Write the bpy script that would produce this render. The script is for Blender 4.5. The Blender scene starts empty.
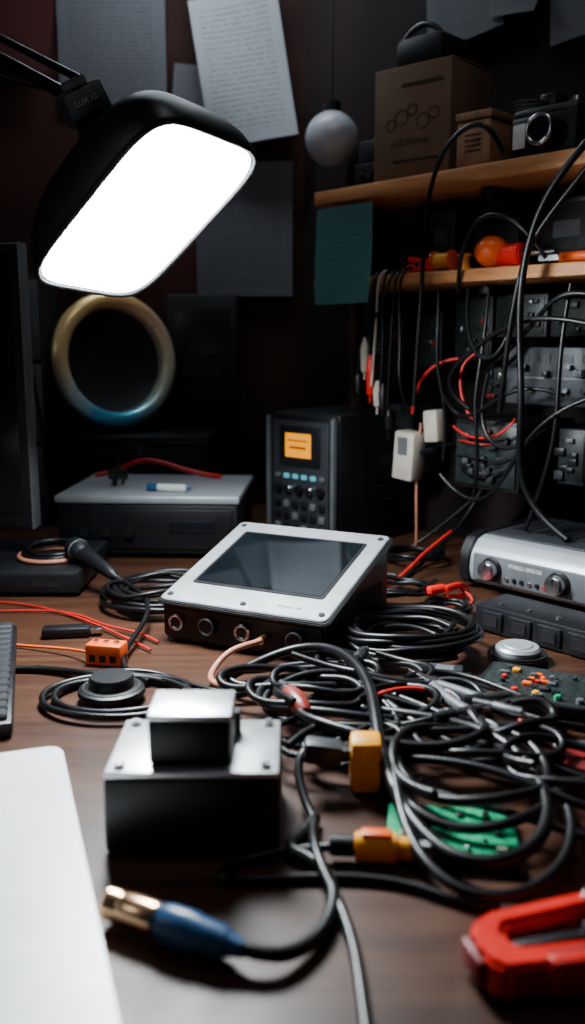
import bpy, bmesh, math, random
from mathutils import Vector, Matrix, Euler
random.seed(7)
R=math.radians
scene=bpy.context.scene
# ---------------------------------------------------------------- materials
def mat(name,col,rough=.5,metal=0,var=.15,scale=30,bump=.0,bscale=200,em=None,es=0,coat=0,ior=1.45,spec=.5):
    m=bpy.data.materials.new(name); m.use_nodes=True
    nt=m.node_tree; b=nt.nodes['Principled BSDF']
    b.inputs['Roughness'].default_value=rough; b.inputs['Metallic'].default_value=metal
    b.inputs['Coat Weight'].default_value=coat; b.inputs['IOR'].default_value=ior; b.inputs['Specular IOR Level'].default_value=spec
    tc=nt.nodes.new('ShaderNodeTexCoord'); n=nt.nodes.new('ShaderNodeTexNoise')
    n.inputs['Scale'].default_value=scale; n.inputs['Detail'].default_value=5
    nt.links.new(tc.outputs['Object'],n.inputs['Vector'])
    r=nt.nodes.new('ShaderNodeValToRGB')
    c=Vector(col[:3]); a=c*(1-var); d=c*(1+var)
    r.color_ramp.elements[0].position=.3; r.color_ramp.elements[1].position=.7
    r.color_ramp.elements[0].color=(*a,1); r.color_ramp.elements[1].color=(*[min(1,v) for v in d],1)
    nt.links.new(n.outputs['Fac'],r.inputs['Fac']); nt.links.new(r.outputs['Color'],b.inputs['Base Color'])
    mr=nt.nodes.new('ShaderNodeMapRange'); dr=min(.08,rough*.4); mr.inputs['To Min'].default_value=max(.01,rough-dr); mr.inputs['To Max'].default_value=min(1,rough+dr)
    nt.links.new(n.outputs['Fac'],mr.inputs['Value']); nt.links.new(mr.outputs['Result'],b.inputs['Roughness'])
    if bump:
        n2=nt.nodes.new('ShaderNodeTexNoise'); n2.inputs['Scale'].default_value=bscale
        nt.links.new(tc.outputs['Object'],n2.inputs['Vector'])
        bp=nt.nodes.new('ShaderNodeBump'); bp.inputs['Strength'].default_value=bump; bp.inputs['Distance'].default_value=.002
        nt.links.new(n2.outputs['Fac'],bp.inputs['Height']); nt.links.new(bp.outputs['Normal'],b.inputs['Normal'])
    if em:
        b.inputs['Emission Color'].default_value=(*em,1); b.inputs['Emission Strength'].default_value=es
    return m
def wood(name,c1,c2,rough,sc=(3,30,30),coat=0,spec=.5):
    m=mat(name,c1,rough,coat=coat,spec=spec); nt=m.node_tree; b=nt.nodes['Principled BSDF']
    tc=nt.nodes.new('ShaderNodeTexCoord'); mp=nt.nodes.new('ShaderNodeMapping'); mp.inputs['Scale'].default_value=sc
    n=nt.nodes.new('ShaderNodeTexNoise'); n.inputs['Scale'].default_value=1.5; n.inputs['Detail'].default_value=8; n.inputs['Distortion'].default_value=1.2
    r=nt.nodes.new('ShaderNodeValToRGB'); r.color_ramp.elements[0].position=.3; r.color_ramp.elements[1].position=.72
    r.color_ramp.elements[0].color=(*c1,1); r.color_ramp.elements[1].color=(*c2,1)
    nt.links.new(tc.outputs['Object'],mp.inputs['Vector']); nt.links.new(mp.outputs['Vector'],n.inputs['Vector'])
    nt.links.new(n.outputs['Fac'],r.inputs['Fac']); nt.links.new(r.outputs['Color'],b.inputs['Base Color'])
    bp=nt.nodes.new('ShaderNodeBump'); bp.inputs['Strength'].default_value=.15; bp.inputs['Distance'].default_value=.002
    nt.links.new(n.outputs['Fac'],bp.inputs['Height']); nt.links.new(bp.outputs['Normal'],b.inputs['Normal'])
    return m
def paper_mat(name,col,ink=(.05,.05,.06),lines=110,amt=.6):
    m=mat(name,col,.8,var=.06,scale=8); nt=m.node_tree; b=nt.nodes['Principled BSDF']
    tc=nt.nodes.new('ShaderNodeTexCoord'); sp=nt.nodes.new('ShaderNodeSeparateXYZ')
    nt.links.new(tc.outputs['UV'],sp.inputs[0])
    def M(op,a,b_=None):
        x=nt.nodes.new('ShaderNodeMath'); x.operation=op
        for i,v in enumerate((a,b_)):
            if v is None: continue
            if isinstance(v,(int,float)): x.inputs[i].default_value=v
            else: nt.links.new(v,x.inputs[i])
        return x.outputs[0]
    fr=M('FRACT',M('MULTIPLY',sp.outputs['Y'],lines/4.0)); ln=M('LESS_THAN',fr,.38)
    mp=nt.nodes.new('ShaderNodeMapping'); mp.inputs['Scale'].default_value=(30,lines/4.0,1)
    nt.links.new(tc.outputs['UV'],mp.inputs['Vector'])
    wn=nt.nodes.new('ShaderNodeTexNoise'); wn.inputs['Scale'].default_value=1.0
    nt.links.new(mp.outputs[0],wn.inputs['Vector'])
    wd=M('GREATER_THAN',wn.outputs['Fac'],.45)
    mx=M('MULTIPLY',M('GREATER_THAN',sp.outputs['X'],.1),M('LESS_THAN',sp.outputs['X'],.88))
    my=M('MULTIPLY',M('GREATER_THAN',sp.outputs['Y'],.08),M('LESS_THAN',sp.outputs['Y'],.92))
    f=M('MULTIPLY',M('MULTIPLY',ln,wd),M('MULTIPLY',mx,my)); f=M('MULTIPLY',f,amt)
    mix=nt.nodes.new('ShaderNodeMix'); mix.data_type='RGBA'
    mix.inputs['A'].default_value=(*col,1); mix.inputs['B'].default_value=(*ink,1)
    nt.links.new(f,mix.inputs['Factor']); nt.links.new(mix.outputs['Result'],b.inputs['Base Color'])
    return m
BLK=mat('black_plastic',(.007,.007,.009),.36,bump=.15,bscale=900)
BLKM=mat('black_matte',(.005,.005,.007),.6,bump=.3,bscale=600)
BLKP=mat('black_painted_metal',(.008,.009,.011),.42,metal=.2,bump=.2,bscale=700)
RUB=mat('black_rubber',(.004,.004,.005),.34,spec=.42)
SIL=mat('brushed_aluminium',(.70,.72,.74),.33,metal=.8,var=.08,bump=.05,bscale=400)
SILP=mat('silver_paint',(.42,.45,.48),.42,metal=.45,var=.06)
LAP=mat('laptop_silver',(.90,.92,.94),.38,metal=.1,var=.03)
STE=mat('steel',(.55,.56,.58),.25,metal=1,var=.1)
GRY=mat('grey_plastic',(.10,.11,.12),.45)
DGRY=mat('dark_grey',(.026,.029,.034),.45)
MGRY=mat('mid_dark_grey',(.045,.05,.056),.45,metal=.2,var=.3)
GLS=mat('dark_screen_glass',(.004,.006,.008),.03,var=.3,scale=10,ior=4.0)
MGL=mat('monitor_glass',(.006,.008,.011),.2,var=.3,scale=10)
RED=mat('red_plastic',(.72,.012,.008),.35)
DRED=mat('dark_red',(.20,.006,.008),.5)
CLOTH=mat('red_fabric',(.04,.003,.004),.95,bump=.4,bscale=300)
REDC=mat('red_cable',(.5,.012,.010),.4)
ORG=mat('orange_plastic',(.88,.11,.008),.4)
YEL=mat('yellow_plastic',(.92,.36,.005),.4)
GOLD=mat('gold_copper',(.85,.52,.30),.25,metal=1)
BLUE=mat('blue_plastic',(.015,.07,.18),.35)
COP=mat('copper_cable',(.50,.20,.13),.4)
WHT=mat('white_plastic',(.7,.7,.68),.45)
IVO=mat('ivory_plastic',(.50,.46,.38),.45)
CARD=mat('cardboard',(.16,.095,.055),.8,var=.12,scale=12,bump=.2)
CARDD=mat('cardboard_print',(.03,.018,.012),.8)
OAK=wood('shelf_wood',(.40,.14,.045),(.74,.35,.14),.45,(3,40,40))
DWOOD=wood('dark_wood',(.035,.015,.010),(.07,.030,.02),.5,(3,30,30))
DESKM=wood('desk_wood',(.030,.011,.006),(.082,.034,.018),.42,(2.2,26,20),spec=.3)
BOXW=wood('crate_wood',(.24,.12,.06),(.38,.21,.11),.6,(40,5,5))
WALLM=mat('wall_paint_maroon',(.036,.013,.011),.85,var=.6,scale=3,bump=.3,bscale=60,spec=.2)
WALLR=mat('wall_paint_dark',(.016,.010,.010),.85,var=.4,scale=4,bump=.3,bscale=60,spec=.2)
CEIL=mat('ceiling_paint',(.05,.045,.045),.9)
FLR=wood('floor_wood',(.03,.02,.014),(.06,.04,.025),.5,(2,15,10))
PAP=paper_mat('printed_paper',(.30,.31,.33),amt=.45)
PAP2=paper_mat('printed_paper_dim',(.085,.085,.098),lines=140,ink=(.02,.02,.025),amt=.5)
TEAL=paper_mat('teal_paper',(.05,.155,.15),ink=(.03,.09,.09),lines=70,amt=.5)
PCBG=mat('green_pcb',(.003,.30,.13),.35,var=.45,scale=150,coat=.3)
PCBD=mat('black_pcb',(.014,.020,.020),.4,var=.6,scale=200)
LCDO=mat('amber_lcd',(.3,.1,.0),.3,em=(1,.36,.0),es=1.3)
LCDD=mat('lcd_bar',(.1,.03,.0),.3,em=(.7,.12,.0),es=.5)
CYAN=mat('cyan_led',(.1,.3,.35),.3,em=(.15,.65,.80),es=.4)
REDL=mat('red_led',(.4,.0,.0),.3,em=(1,.05,.03),es=.1)
LAMPE=mat('lamp_diffuser',(1,1,1),.5,em=(.90,.97,1),es=150)
LEDE=mat('added_bar_glow',(1,1,1),.5,em=(.80,.92,1),es=26)  # glow of the added, unseen light bar
GLOBE=mat('opal_glass',(.42,.43,.47),.25,var=.02)
IR=mat('iridescent_metal',(.8,.6,.3),.30,metal=.45); nt=IR.node_tree; b=nt.nodes['Principled BSDF']
tc=nt.nodes.new('ShaderNodeTexCoord'); gr=nt.nodes.new('ShaderNodeTexGradient'); gr.gradient_type='RADIAL'
r=nt.nodes.new('ShaderNodeValToRGB'); e=r.color_ramp.elements
e[0].position=0; e[0].color=(.85,.62,.30,1); e[1].position=1; e[1].color=(.85,.62,.30,1)
for p,c in ((.08,(.55,.70,.65)),(.17,(.10,.45,.75)),(.28,(.12,.50,.70)),(.40,(.50,.55,.45)),(.52,(.75,.65,.45)),(.64,(.80,.50,.30)),(.75,(.95,.58,.20)),(.88,(.95,.68,.30))):
    x=e.new(p); x.color=(*c,1)
nt.links.new(tc.outputs['Object'],gr.inputs['Vector']); nt.links.new(gr.outputs['Fac'],r.inputs['Fac']); nt.links.new(r.outputs['Color'],b.inputs['Base Color'])
# ---------------------------------------------------------------- helpers
def link(o,parent=None):
    scene.collection.objects.link(o)
    if parent is not None: o.parent=parent
    return o
def empty(name,loc=(0,0,0),rz=0,rot=None):
    o=bpy.data.objects.new(name,None); o.empty_display_size=.02; link(o)
    o.location=loc; o.rotation_euler=rot if rot else (0,0,R(rz)); return o
def finish(bm,name,parent,loc,rot,m,smooth=False):
    me=bpy.data.meshes.new(name); bm.normal_update(); bm.to_mesh(me); bm.free()
    o=bpy.data.objects.new(name,me); link(o,parent)
    if m: me.materials.append(m)
    o.location=loc; o.rotation_euler=[R(a) for a in rot]
    if smooth:
        for p in me.polygons: p.use_smooth=True
        try: me.set_sharp_from_angle(angle=R(35))
        except Exception: pass
    return o
def box(name,parent,size,loc,m,bev=.002,rot=(0,0,0),seg=2):
    bm=bmesh.new(); bmesh.ops.create_cube(bm,size=1); bmesh.ops.scale(bm,vec=size,verts=bm.verts)
    if bev: bmesh.ops.bevel(bm,geom=bm.edges[:],offset=min(bev,min(size)*.45),segments=seg,affect='EDGES',profile=.5)
    return finish(bm,name,parent,loc,rot,m,smooth=bool(bev))
def cyl(name,parent,r,h,loc,m,rot=(0,0,0),r2=None,seg=32,bev=.0):
    bm=bmesh.new(); bmesh.ops.create_cone(bm,cap_ends=True,segments=seg,radius1=r,radius2=r if r2 is None else r2,depth=h)
    if bev:
        ed=[e for e in bm.edges if len(e.link_faces)==2 and any(len(f.verts)>4 for f in e.link_faces)]
        bmesh.ops.bevel(bm,geom=ed,offset=bev,segments=2,affect='EDGES')
    return finish(bm,name,parent,loc,rot,m,smooth=True)
def lathe(name,parent,prof,loc,m,rot=(0,0,0),seg=40):
    bm=bmesh.new(); rings=[]
    for (r_,z) in prof:
        rings.append([bm.verts.new((r_*math.cos(2*math.pi*i/seg),r_*math.sin(2*math.pi*i/seg),z)) for i in range(seg)])
    for a,c in zip(rings,rings[1:]):
        for i in range(seg): bm.faces.new((a[i],a[(i+1)%seg],c[(i+1)%seg],c[i]))
    bmesh.ops.remove_doubles(bm,verts=bm.verts,dist=1e-6)
    return finish(bm,name,parent,loc,rot,m,smooth=True)
def prism(name,parent,poly,h,loc,m,rot=(0,0,0),bev=.0015):
    bm=bmesh.new(); vs=[bm.verts.new((x,y,0)) for x,y in poly]; f=bm.faces.new(vs)
    ex=bmesh.ops.extrude_face_region(bm,geom=[f]); bmesh.ops.translate(bm,vec=(0,0,h),verts=[v for v in ex['geom'] if isinstance(v,bmesh.types.BMVert)])
    bmesh.ops.recalc_face_normals(bm,faces=bm.faces)
    if bev: bmesh.ops.bevel(bm,geom=bm.edges[:],offset=bev,segments=2,affect='EDGES')
    return finish(bm,name,parent,loc,rot,m,smooth=bool(bev))
def hexa(name,parent,v8,m,bev=.002):
    bm=bmesh.new(); v=[bm.verts.new(p) for p in v8]
    for f in ((0,1,2,3),(7,6,5,4),(0,4,5,1),(1,5,6,2),(2,6,7,3),(3,7,4,0)): bm.faces.new([v[i] for i in f])
    bmesh.ops.recalc_face_normals(bm,faces=bm.faces)
    if bev: bmesh.ops.bevel(bm,geom=bm.edges[:],offset=bev,segments=3,affect='EDGES')
    return finish(bm,name,parent,(0,0,0),(0,0,0),m,smooth=True)
def sphere(name,parent,r,loc,m,sc=(1,1,1)):
    bm=bmesh.new(); bmesh.ops.create_uvsphere(bm,u_segments=32,v_segments=18,radius=r); bmesh.ops.scale(bm,vec=sc,verts=bm.verts)
    return finish(bm,name,parent,loc,(0,0,0),m,smooth=True)
def torus(name,parent,R1,r1,loc,m,rot=(0,0,0),n=48,k=12):
    return lathe(name,parent,[(R1+r1*math.cos(2*math.pi*i/k),r1*math.sin(2*math.pi*i/k)) for i in range(k+1)],loc,m,rot,n)
def tube(name,parent,paths,m,r=.003,k=1.0):
    cu=bpy.data.curves.new(name,'CURVE'); cu.dimensions='3D'; cu.bevel_depth=1.0; cu.bevel_resolution=3; cu.resolution_u=8; cu.use_fill_caps=True
    ms=m if isinstance(m,(list,tuple)) else [m]
    for x in ms: cu.materials.append(x)
    for pth in paths:
        if isinstance(pth,tuple): pts,rr,mi=pth
        else: pts,rr,mi=pth,r,0
        s=cu.splines.new('NURBS'); s.points.add(len(pts)-1)
        for p,q in zip(s.points,pts): p.co=(*q,1); p.radius=rr*k
        s.order_u=4; s.use_endpoint_u=True; s.material_index=mi
    o=bpy.data.objects.new(name,cu); link(o,parent); return o
def coil(cx,cy,rx,ry,loops,z0=.004,dz=.006,jit=.012,rot=0,start=0):
    pts=[]; n=12; co,si=math.cos(R(rot)),math.sin(R(rot)); jx=jy=0
    for i in range(int(loops*n)+1):
        if i%n==0: jx=random.uniform(-jit,jit); jy=random.uniform(-jit,jit); js=random.uniform(.85,1.08)
        a=R(start)+2*math.pi*i/n
        x=rx*js*math.cos(a)+jx; y=ry*js*math.sin(a)+jy
        z=z0+abs(math.sin(a*1.5+i*.05))*dz+dz*.55*(i/n)+random.uniform(0,.002)
        pts.append((cx+x*co-y*si,cy+x*si+y*co,z))
    return pts
def text(name,parent,body,size,loc,rot,m):
    c=bpy.data.curves.new(name,'FONT'); c.body=body; c.size=size; c.extrude=.0002; c.align_x='CENTER'; c.materials.append(m)
    o=bpy.data.objects.new(name,c); link(o,parent); o.location=loc; o.rotation_euler=[R(a) for a in rot]; return o
def sheet(name,origin,right,w,h,m,curl=.01,tilt=0,up=(0,0,1),parent=None):
    nx,ny=10,14; rt=Vector(right).normalized(); upv=Vector(up).normalized(); nn=rt.cross(upv)
    ct,st=math.cos(R(tilt)),math.sin(R(tilt)); r2=rt*ct+upv*st; u2=upv*ct-rt*st
    bm=bmesh.new(); uv=bm.loops.layers.uv.new('UVMap'); g=[]
    for j in range(ny+1):
        row=[]
        for i in range(nx+1):
            u,v=i/nx,j/ny
            d=curl*(1-v)**2*(.4+.6*u)+curl*.25*math.sin(3*u+4*v)+curl*.3
            row.append((bm.verts.new(Vector(origin)+r2*(u*w)+u2*(v*h)+nn*d),(u,v)))
        g.append(row)
    for j in range(ny):
        for i in range(nx):
            q=(g[j][i],g[j][i+1],g[j+1][i+1],g[j+1][i]); f=bm.faces.new([a[0] for a in q])
            for l,a in zip(f.loops,q): l[uv].uv=a[1]
    return finish(bm,name,parent,(0,0,0),(0,0,0),m,smooth=True)
# ---------------------------------------------------------------- room
WD=Vector((.671,-.741,0)); WN=Vector((.741,.671,0))   # right wall runs along WD, away-normal WN
ANG=math.degrees(math.atan2(WD.y,WD.x))
box('wall_back',None,(1.75,.05,2.6),(-.73,2.127,.55),WALLM,0)
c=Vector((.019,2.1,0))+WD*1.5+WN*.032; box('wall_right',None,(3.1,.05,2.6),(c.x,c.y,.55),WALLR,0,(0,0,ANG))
box('wall_left',None,(.05,3.8,2.6),(-1.6,.25,.55),WALLM,0)
box('wall_front',None,(4.2,.05,2.6),(.5,-1.65,.55),WALLM,0)
box('floor',None,(4.4,4.2,.05),(.4,.25,-.775),FLR,0)
box('ceiling',None,(4.4,4.2,.05),(.4,.25,1.875),CEIL,0)
box('baseboard_back',None,(1.5,.015,.09),(-.8,2.094,-.70),DWOOD,.002)
desk=empty('desk')
prism('desk_top',desk,[(-1.15,.22),(1.0,.22),(1.0,.985),(.005,2.085),(-1.15,2.085)],.04,(0,0,-.04),DESKM,bev=.003)
for i,(x,y) in enumerate(((-1.08,.3),(.93,.3),(-1.08,2.0),(.0,1.95),(.93,.9))): box('leg_%d'%(i+1),desk,(.06,.06,.71),(x,y,-.395),DWOOD,.004)
# ---------------------------------------------------------------- shelves on right wall
S0=Vector((.04,1.75,0))
def S(t,d=0,z=0): return S0+WD*t+WN*d+Vector((0,0,z))
sh=empty('wall_shelf',(0,0,0))
def slab(name,z,th,L=1.25,dep=.216):
    c=S(L/2,dep/2,z+th/2); return box(name,sh,(L,dep,th),c,OAK,.003,(0,0,ANG))
slab('upper_board',.625,.024); slab('lower_board',.472,.020)
c=S(.02,.15,.43); box('side_panel',sh,(.018,.13,.40),c,DWOOD,.002,(0,0,ANG))
for i,t in enumerate((.35,.8)):
    for j,z in enumerate((.615,.462)):
        c=S(t,.13,z); box('bracket_%d_%d'%(i,j),sh,(.02,.16,.015),c,BLKP,.002,(0,0,ANG))
b=empty('cardboard_box',S(.205,.085,.649),ANG+8)
box('carton',b,(.150,.13,.180),(0,0,.091),CARD,.002)
box('flap_front',b,(.150,.06,.003),(0,-.030,.183),CARD,.001,(3,0,0)); box('flap_back',b,(.150,.06,.003),(0,.035,.184),CARD,.001,(-4,0,0))
box('printed_panel',b,(.08,.001,.006),(.02,-.0655,.15),CARDD,0); box('printed_panel_2',b,(.09,.001,.004),(.01,-.0655,.03),CARDD,0)
for i in range(5): torus('printed_mark_%d'%i,b,.009+.003*(i%2),.0008,(-.04+.021*i,-.0655,.09+.01*(i%3)),CARDD,(90,0,0),20,6)
text('label_text',b,'ELECTRONIC',.013,(.0,-.0662,.055),(90,0,0),CARDD)
b=empty('canvas_tool_bag',S(.19,.10,.838),ANG+5); box('body',b,(.10,.09,.05),(0,0,.027),BLKM,.015); tube('strap',b,[[(-.04,-.03,.045),(-.02,-.03,.075),(.02,-.03,.075),(.04,-.03,.045)]],DGRY,.005)
b=empty('wooden_index_box',S(.345,.05,.649),ANG+4)
box('body',b,(.062,.07,.07),(0,0,.0355),BOXW,.003); box('lid',b,(.066,.074,.012),(0,0,.078),BOXW,.002)
for i in range(4): box('vent_%d'%i,b,(.03,.001,.002),(0,-.0355,.025+.008*i),CARDD,0)
b=empty('glass_jar',S(.360,.15,.649))
lathe('jar',b,[(0,0),(.036,0),(.038,.01),(.038,.085),(.032,.095)],(0,0,.001),GRY); cyl('lid',b,.036,.02,(0,0,.105),DGRY,bev=.003)
for i in range(3): torus('lid_ridge_%d'%i,b,.036,.0012,(0,0,.099+.006*i),GRY)
b=empty('vintage_camera',S(.465,.055,.649),ANG)
box('body',b,(.115,.055,.062),(0,0,.032),BLKP,.006); box('top_plate',b,(.11,.048,.012),(0,0,.068),MGRY,.004); box('viewfinder',b,(.03,.035,.02),(0,0,.083),BLK,.004)
cyl('lens_barrel',b,.024,.035,(.014,-.040,.034),BLK,(90,0,0),bev=.003); torus('lens_ring',b,.02,.003,(.014,-.058,.034),STE,(90,0,0)); cyl('lens_glass',b,.016,.004,(.014,-.057,.034),MGL,(90,0,0))
box('label',b,(.022,.002,.035),(-.040,-.0285,.035),WHT,.001); cyl('dial',b,.011,.01,(.042,0,.078),STE,bev=.001)
b=empty('headphones',S(.545,.14,.649))
torus('headband',b,.07,.008,(0,0,.09),BLK,(90,0,ANG)); 
for s in(-1,1):
    p=WD*(.055*s); cyl('ear_cup_%d'%(s+2),b,.032,.028,(p.x,p.y,.05),BLKM,(0,90,ANG),bev=.008)
b=empty('stacked_amplifiers',S(.075,.125,.649),ANG+4)
box('lower_unit',b,(.085,.11,.05),(0,0,.026),BLKP,.003); box('upper_unit',b,(.08,.10,.04),(.003,.0,.072),DGRY,.003)
for i in range(3): cyl('knob_%d'%i,b,.007,.01,(-.025+.025*i,-.058,.03),DGRY,(90,0,0),bev=.001)
b=empty('black_storage_case',S(.80,.11,.649),ANG); box('case',b,(.2,.14,.13),(0,0,.066),BLKM,.006); box('handle',b,(.08,.012,.02),(0,-.075,.08),GRY,.003)
z=.493
b=empty('tape_reel',S(.285,.03,z)); 
for n,r_,w,o_,mm in(('core',.013,.032,0,YEL),('flange_1',.017,.004,-.018,ORG),('flange_2',.017,.004,.018,ORG)):
    p=WD*o_; cyl(n,b,r_,w,(p.x,p.y,.018),mm,(0,90,ANG),bev=.001)
b=empty('screwdriver_set',S(.375,.04,z))
sphere('ball_handle',b,.026,(0,0,.027),ORG,(1.1,1,.95)); p=WD*.035; cyl('grip',b,.014,.05,(p.x,p.y,.02),RED,(0,90,ANG),r2=.018,bev=.003)
p=WD*.085; cyl('shaft',b,.004,.06,(p.x,p.y,.02),STE,(0,90,ANG)); box('second_grip',b,(.06,.025,.02),(.03,-.0,.011),RED,.006,(0,0,ANG+20))
b=empty('red_clip',S(.235,.03,z)); box('jaw_1',b,(.05,.018,.014),(0,0,.008),RED,.004,(0,0,ANG+15)); box('jaw_2',b,(.045,.014,.010),(0,0.003,.021),RED,.004,(0,8,ANG+15)); cyl('pivot',b,.005,.022,(0,0,.014),STE,(90,0,ANG))
b=empty('orange_pliers',S(.50,.04,z),ANG+10)
for s in(-1,1): tube('handle_%d'%(s+2),b,[[(0,0,.010),(.02,.010*s,.010),(.05,.016*s,.010),(.08,.010*s,.010)]],ORG,.007)
prism('jaws',b,[(-.035,-.003),(-.035,.003),(0,.009),(0,-.009)],.008,(0,0,.006),STE,bev=.001)
b=empty('yellow_spool',S(.325,.035,z)); lathe('spool',b,[(0,.001),(.013,.001),(.013,.004),(.008,.005),(.008,.022),(.013,.023),(.013,.026),(0,.026)],(0,0,0),YEL)
for k,(t,w,h,d) in enumerate(((.13,.07,.09,.09),(.22,.06,.11,.08),(.33,.09,.08,.07),(.47,.10,.10,.08),(.61,.12,.09,.09))):
    b=empty('component_box',S(t,.145,z),ANG+random.uniform(-4,4)); box('body',b,(w,d,h),(0,0,h/2+.001),(BLKM,DGRY,MGRY)[k%3],.003)
    box('label',b,(w*.5,.001,h*.25),(0,-d/2-.0006,h*.6),(MGRY,PAP2)[k%2],0); box('lid',b,(w*1.03,d*1.03,.01),(0,0,h+.003),BLK,.002)
# papers
sheet('teal_paper_note',S(.022,-.012,.445),WD,.140,.170,TEAL,.008,tilt=0)
sheet('wall_poster',(-.505,2.095,.872),(1,0,0),.232,.30,PAP2,.006)
sheet('curled_printout',(-.175,2.093,.785),(1,0,0),.19,.31,PAP,.035,tilt=9)
sheet('schematic_sheet',(-.215,2.095,.478),(1,0,0),.215,.29,PAP2,.008)
sheet('wall_note',(-.27,2.096,.80),(1,0,0),.09,.17,PAP2,.012,tilt=-5)
sheet('red_cloth',(-.72,2.09,.96),(1,0,0),.20,.3,CLOTH,.03,tilt=-6)
c=S(.10,.205,.90); sheet('technical_drawing',c,WD,.17,.25,PAP2,.01,tilt=5)
c=S(.24,.204,.93); sheet('wall_note',c,WD,.10,.15,PAP2,.02,tilt=-8)
c=S(.50,.10,.81); sheet('hanging_instruction_sheet',c,WD,.085,.26,PAP,.02,tilt=-6)
c=S(.36,.205,.86); sheet('pinned_datasheet',c,WD,.14,.22,PAP2,.01,tilt=2)
b=empty('globe_pendant_light',(.080,1.94,.782)); sphere('globe',b,.054,(0,0,0),GLOBE); cyl('cap',b,.018,.022,(0,0,.060),BLK,bev=.003)
tube('cord',b,[[(0,0,.065),(0,.002,.4),(0,0,.8),(0,0,1.06)]],BLK,.0015)
# ---------------------------------------------------------------- hanging leads and wall electronics
def hang(t,d,z): v=S(t,d); return (v.x,v.y,z)
tube('hanging_test_leads',None,[
 ([hang(.14,.03,.50),hang(.145,-.008,.505),hang(.15,-.014,.46),hang(.155,-.014,.38),hang(.15,-.014,.345)],.0026,0),
 ([hang(.16,.03,.50),hang(.165,-.01,.505),hang(.165,-.016,.45),hang(.16,-.016,.40),hang(.163,-.016,.30)],.0024,0),
 ([hang(.18,.03,.50),hang(.185,-.01,.507),hang(.19,-.016,.45),hang(.195,-.016,.34),hang(.185,-.016,.27)],.0024,0),
 ([hang(.20,.03,.50),hang(.202,-.01,.507),hang(.20,-.016,.44),hang(.172,-.016,.42),hang(.14,-.02,.40),hang(.135,-.02,.30)],.0022,0),
 ([hang(.21,.03,.50),hang(.213,-.01,.507),hang(.215,-.016,.44),hang(.21,-.016,.36),hang(.205,-.016,.24)],.0022,0),
 ([hang(.225,.03,.50),hang(.225,-.01,.51),hang(.225,-.014,.44),hang(.235,-.016,.36),hang(.24,-.03,.30),hang(.245,.0,.25)],.0022,0),
 ([hang(.17,.03,.50),hang(.172,-.01,.507),hang(.178,-.014,.44),hang(.172,-.016,.36),hang(.180,-.03,.30)],.0016,1),
 ],[RUB,IVO],k=1.2)
b=empty('probe_handles')
for i,(t,z,m_,L) in enumerate(((.15,.31,IVO,.075),(.170,.270,RED,.085),(.195,.245,BLK,.06),(.135,.27,BLK,.06),(.21,.21,BLK,.05),(.182,.25,IVO,.06))):
    x,y,_=hang(t,-.016-.006*(m_ is RED),0); lathe('probe_%d'%i,b,[(0,0),(.0015,.001),(.002,.012),(.006,.016),(.0080,.02+L*.4),(.0068,L*.8),(.003,L),(0,L)],(x,y,z),m_)
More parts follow.
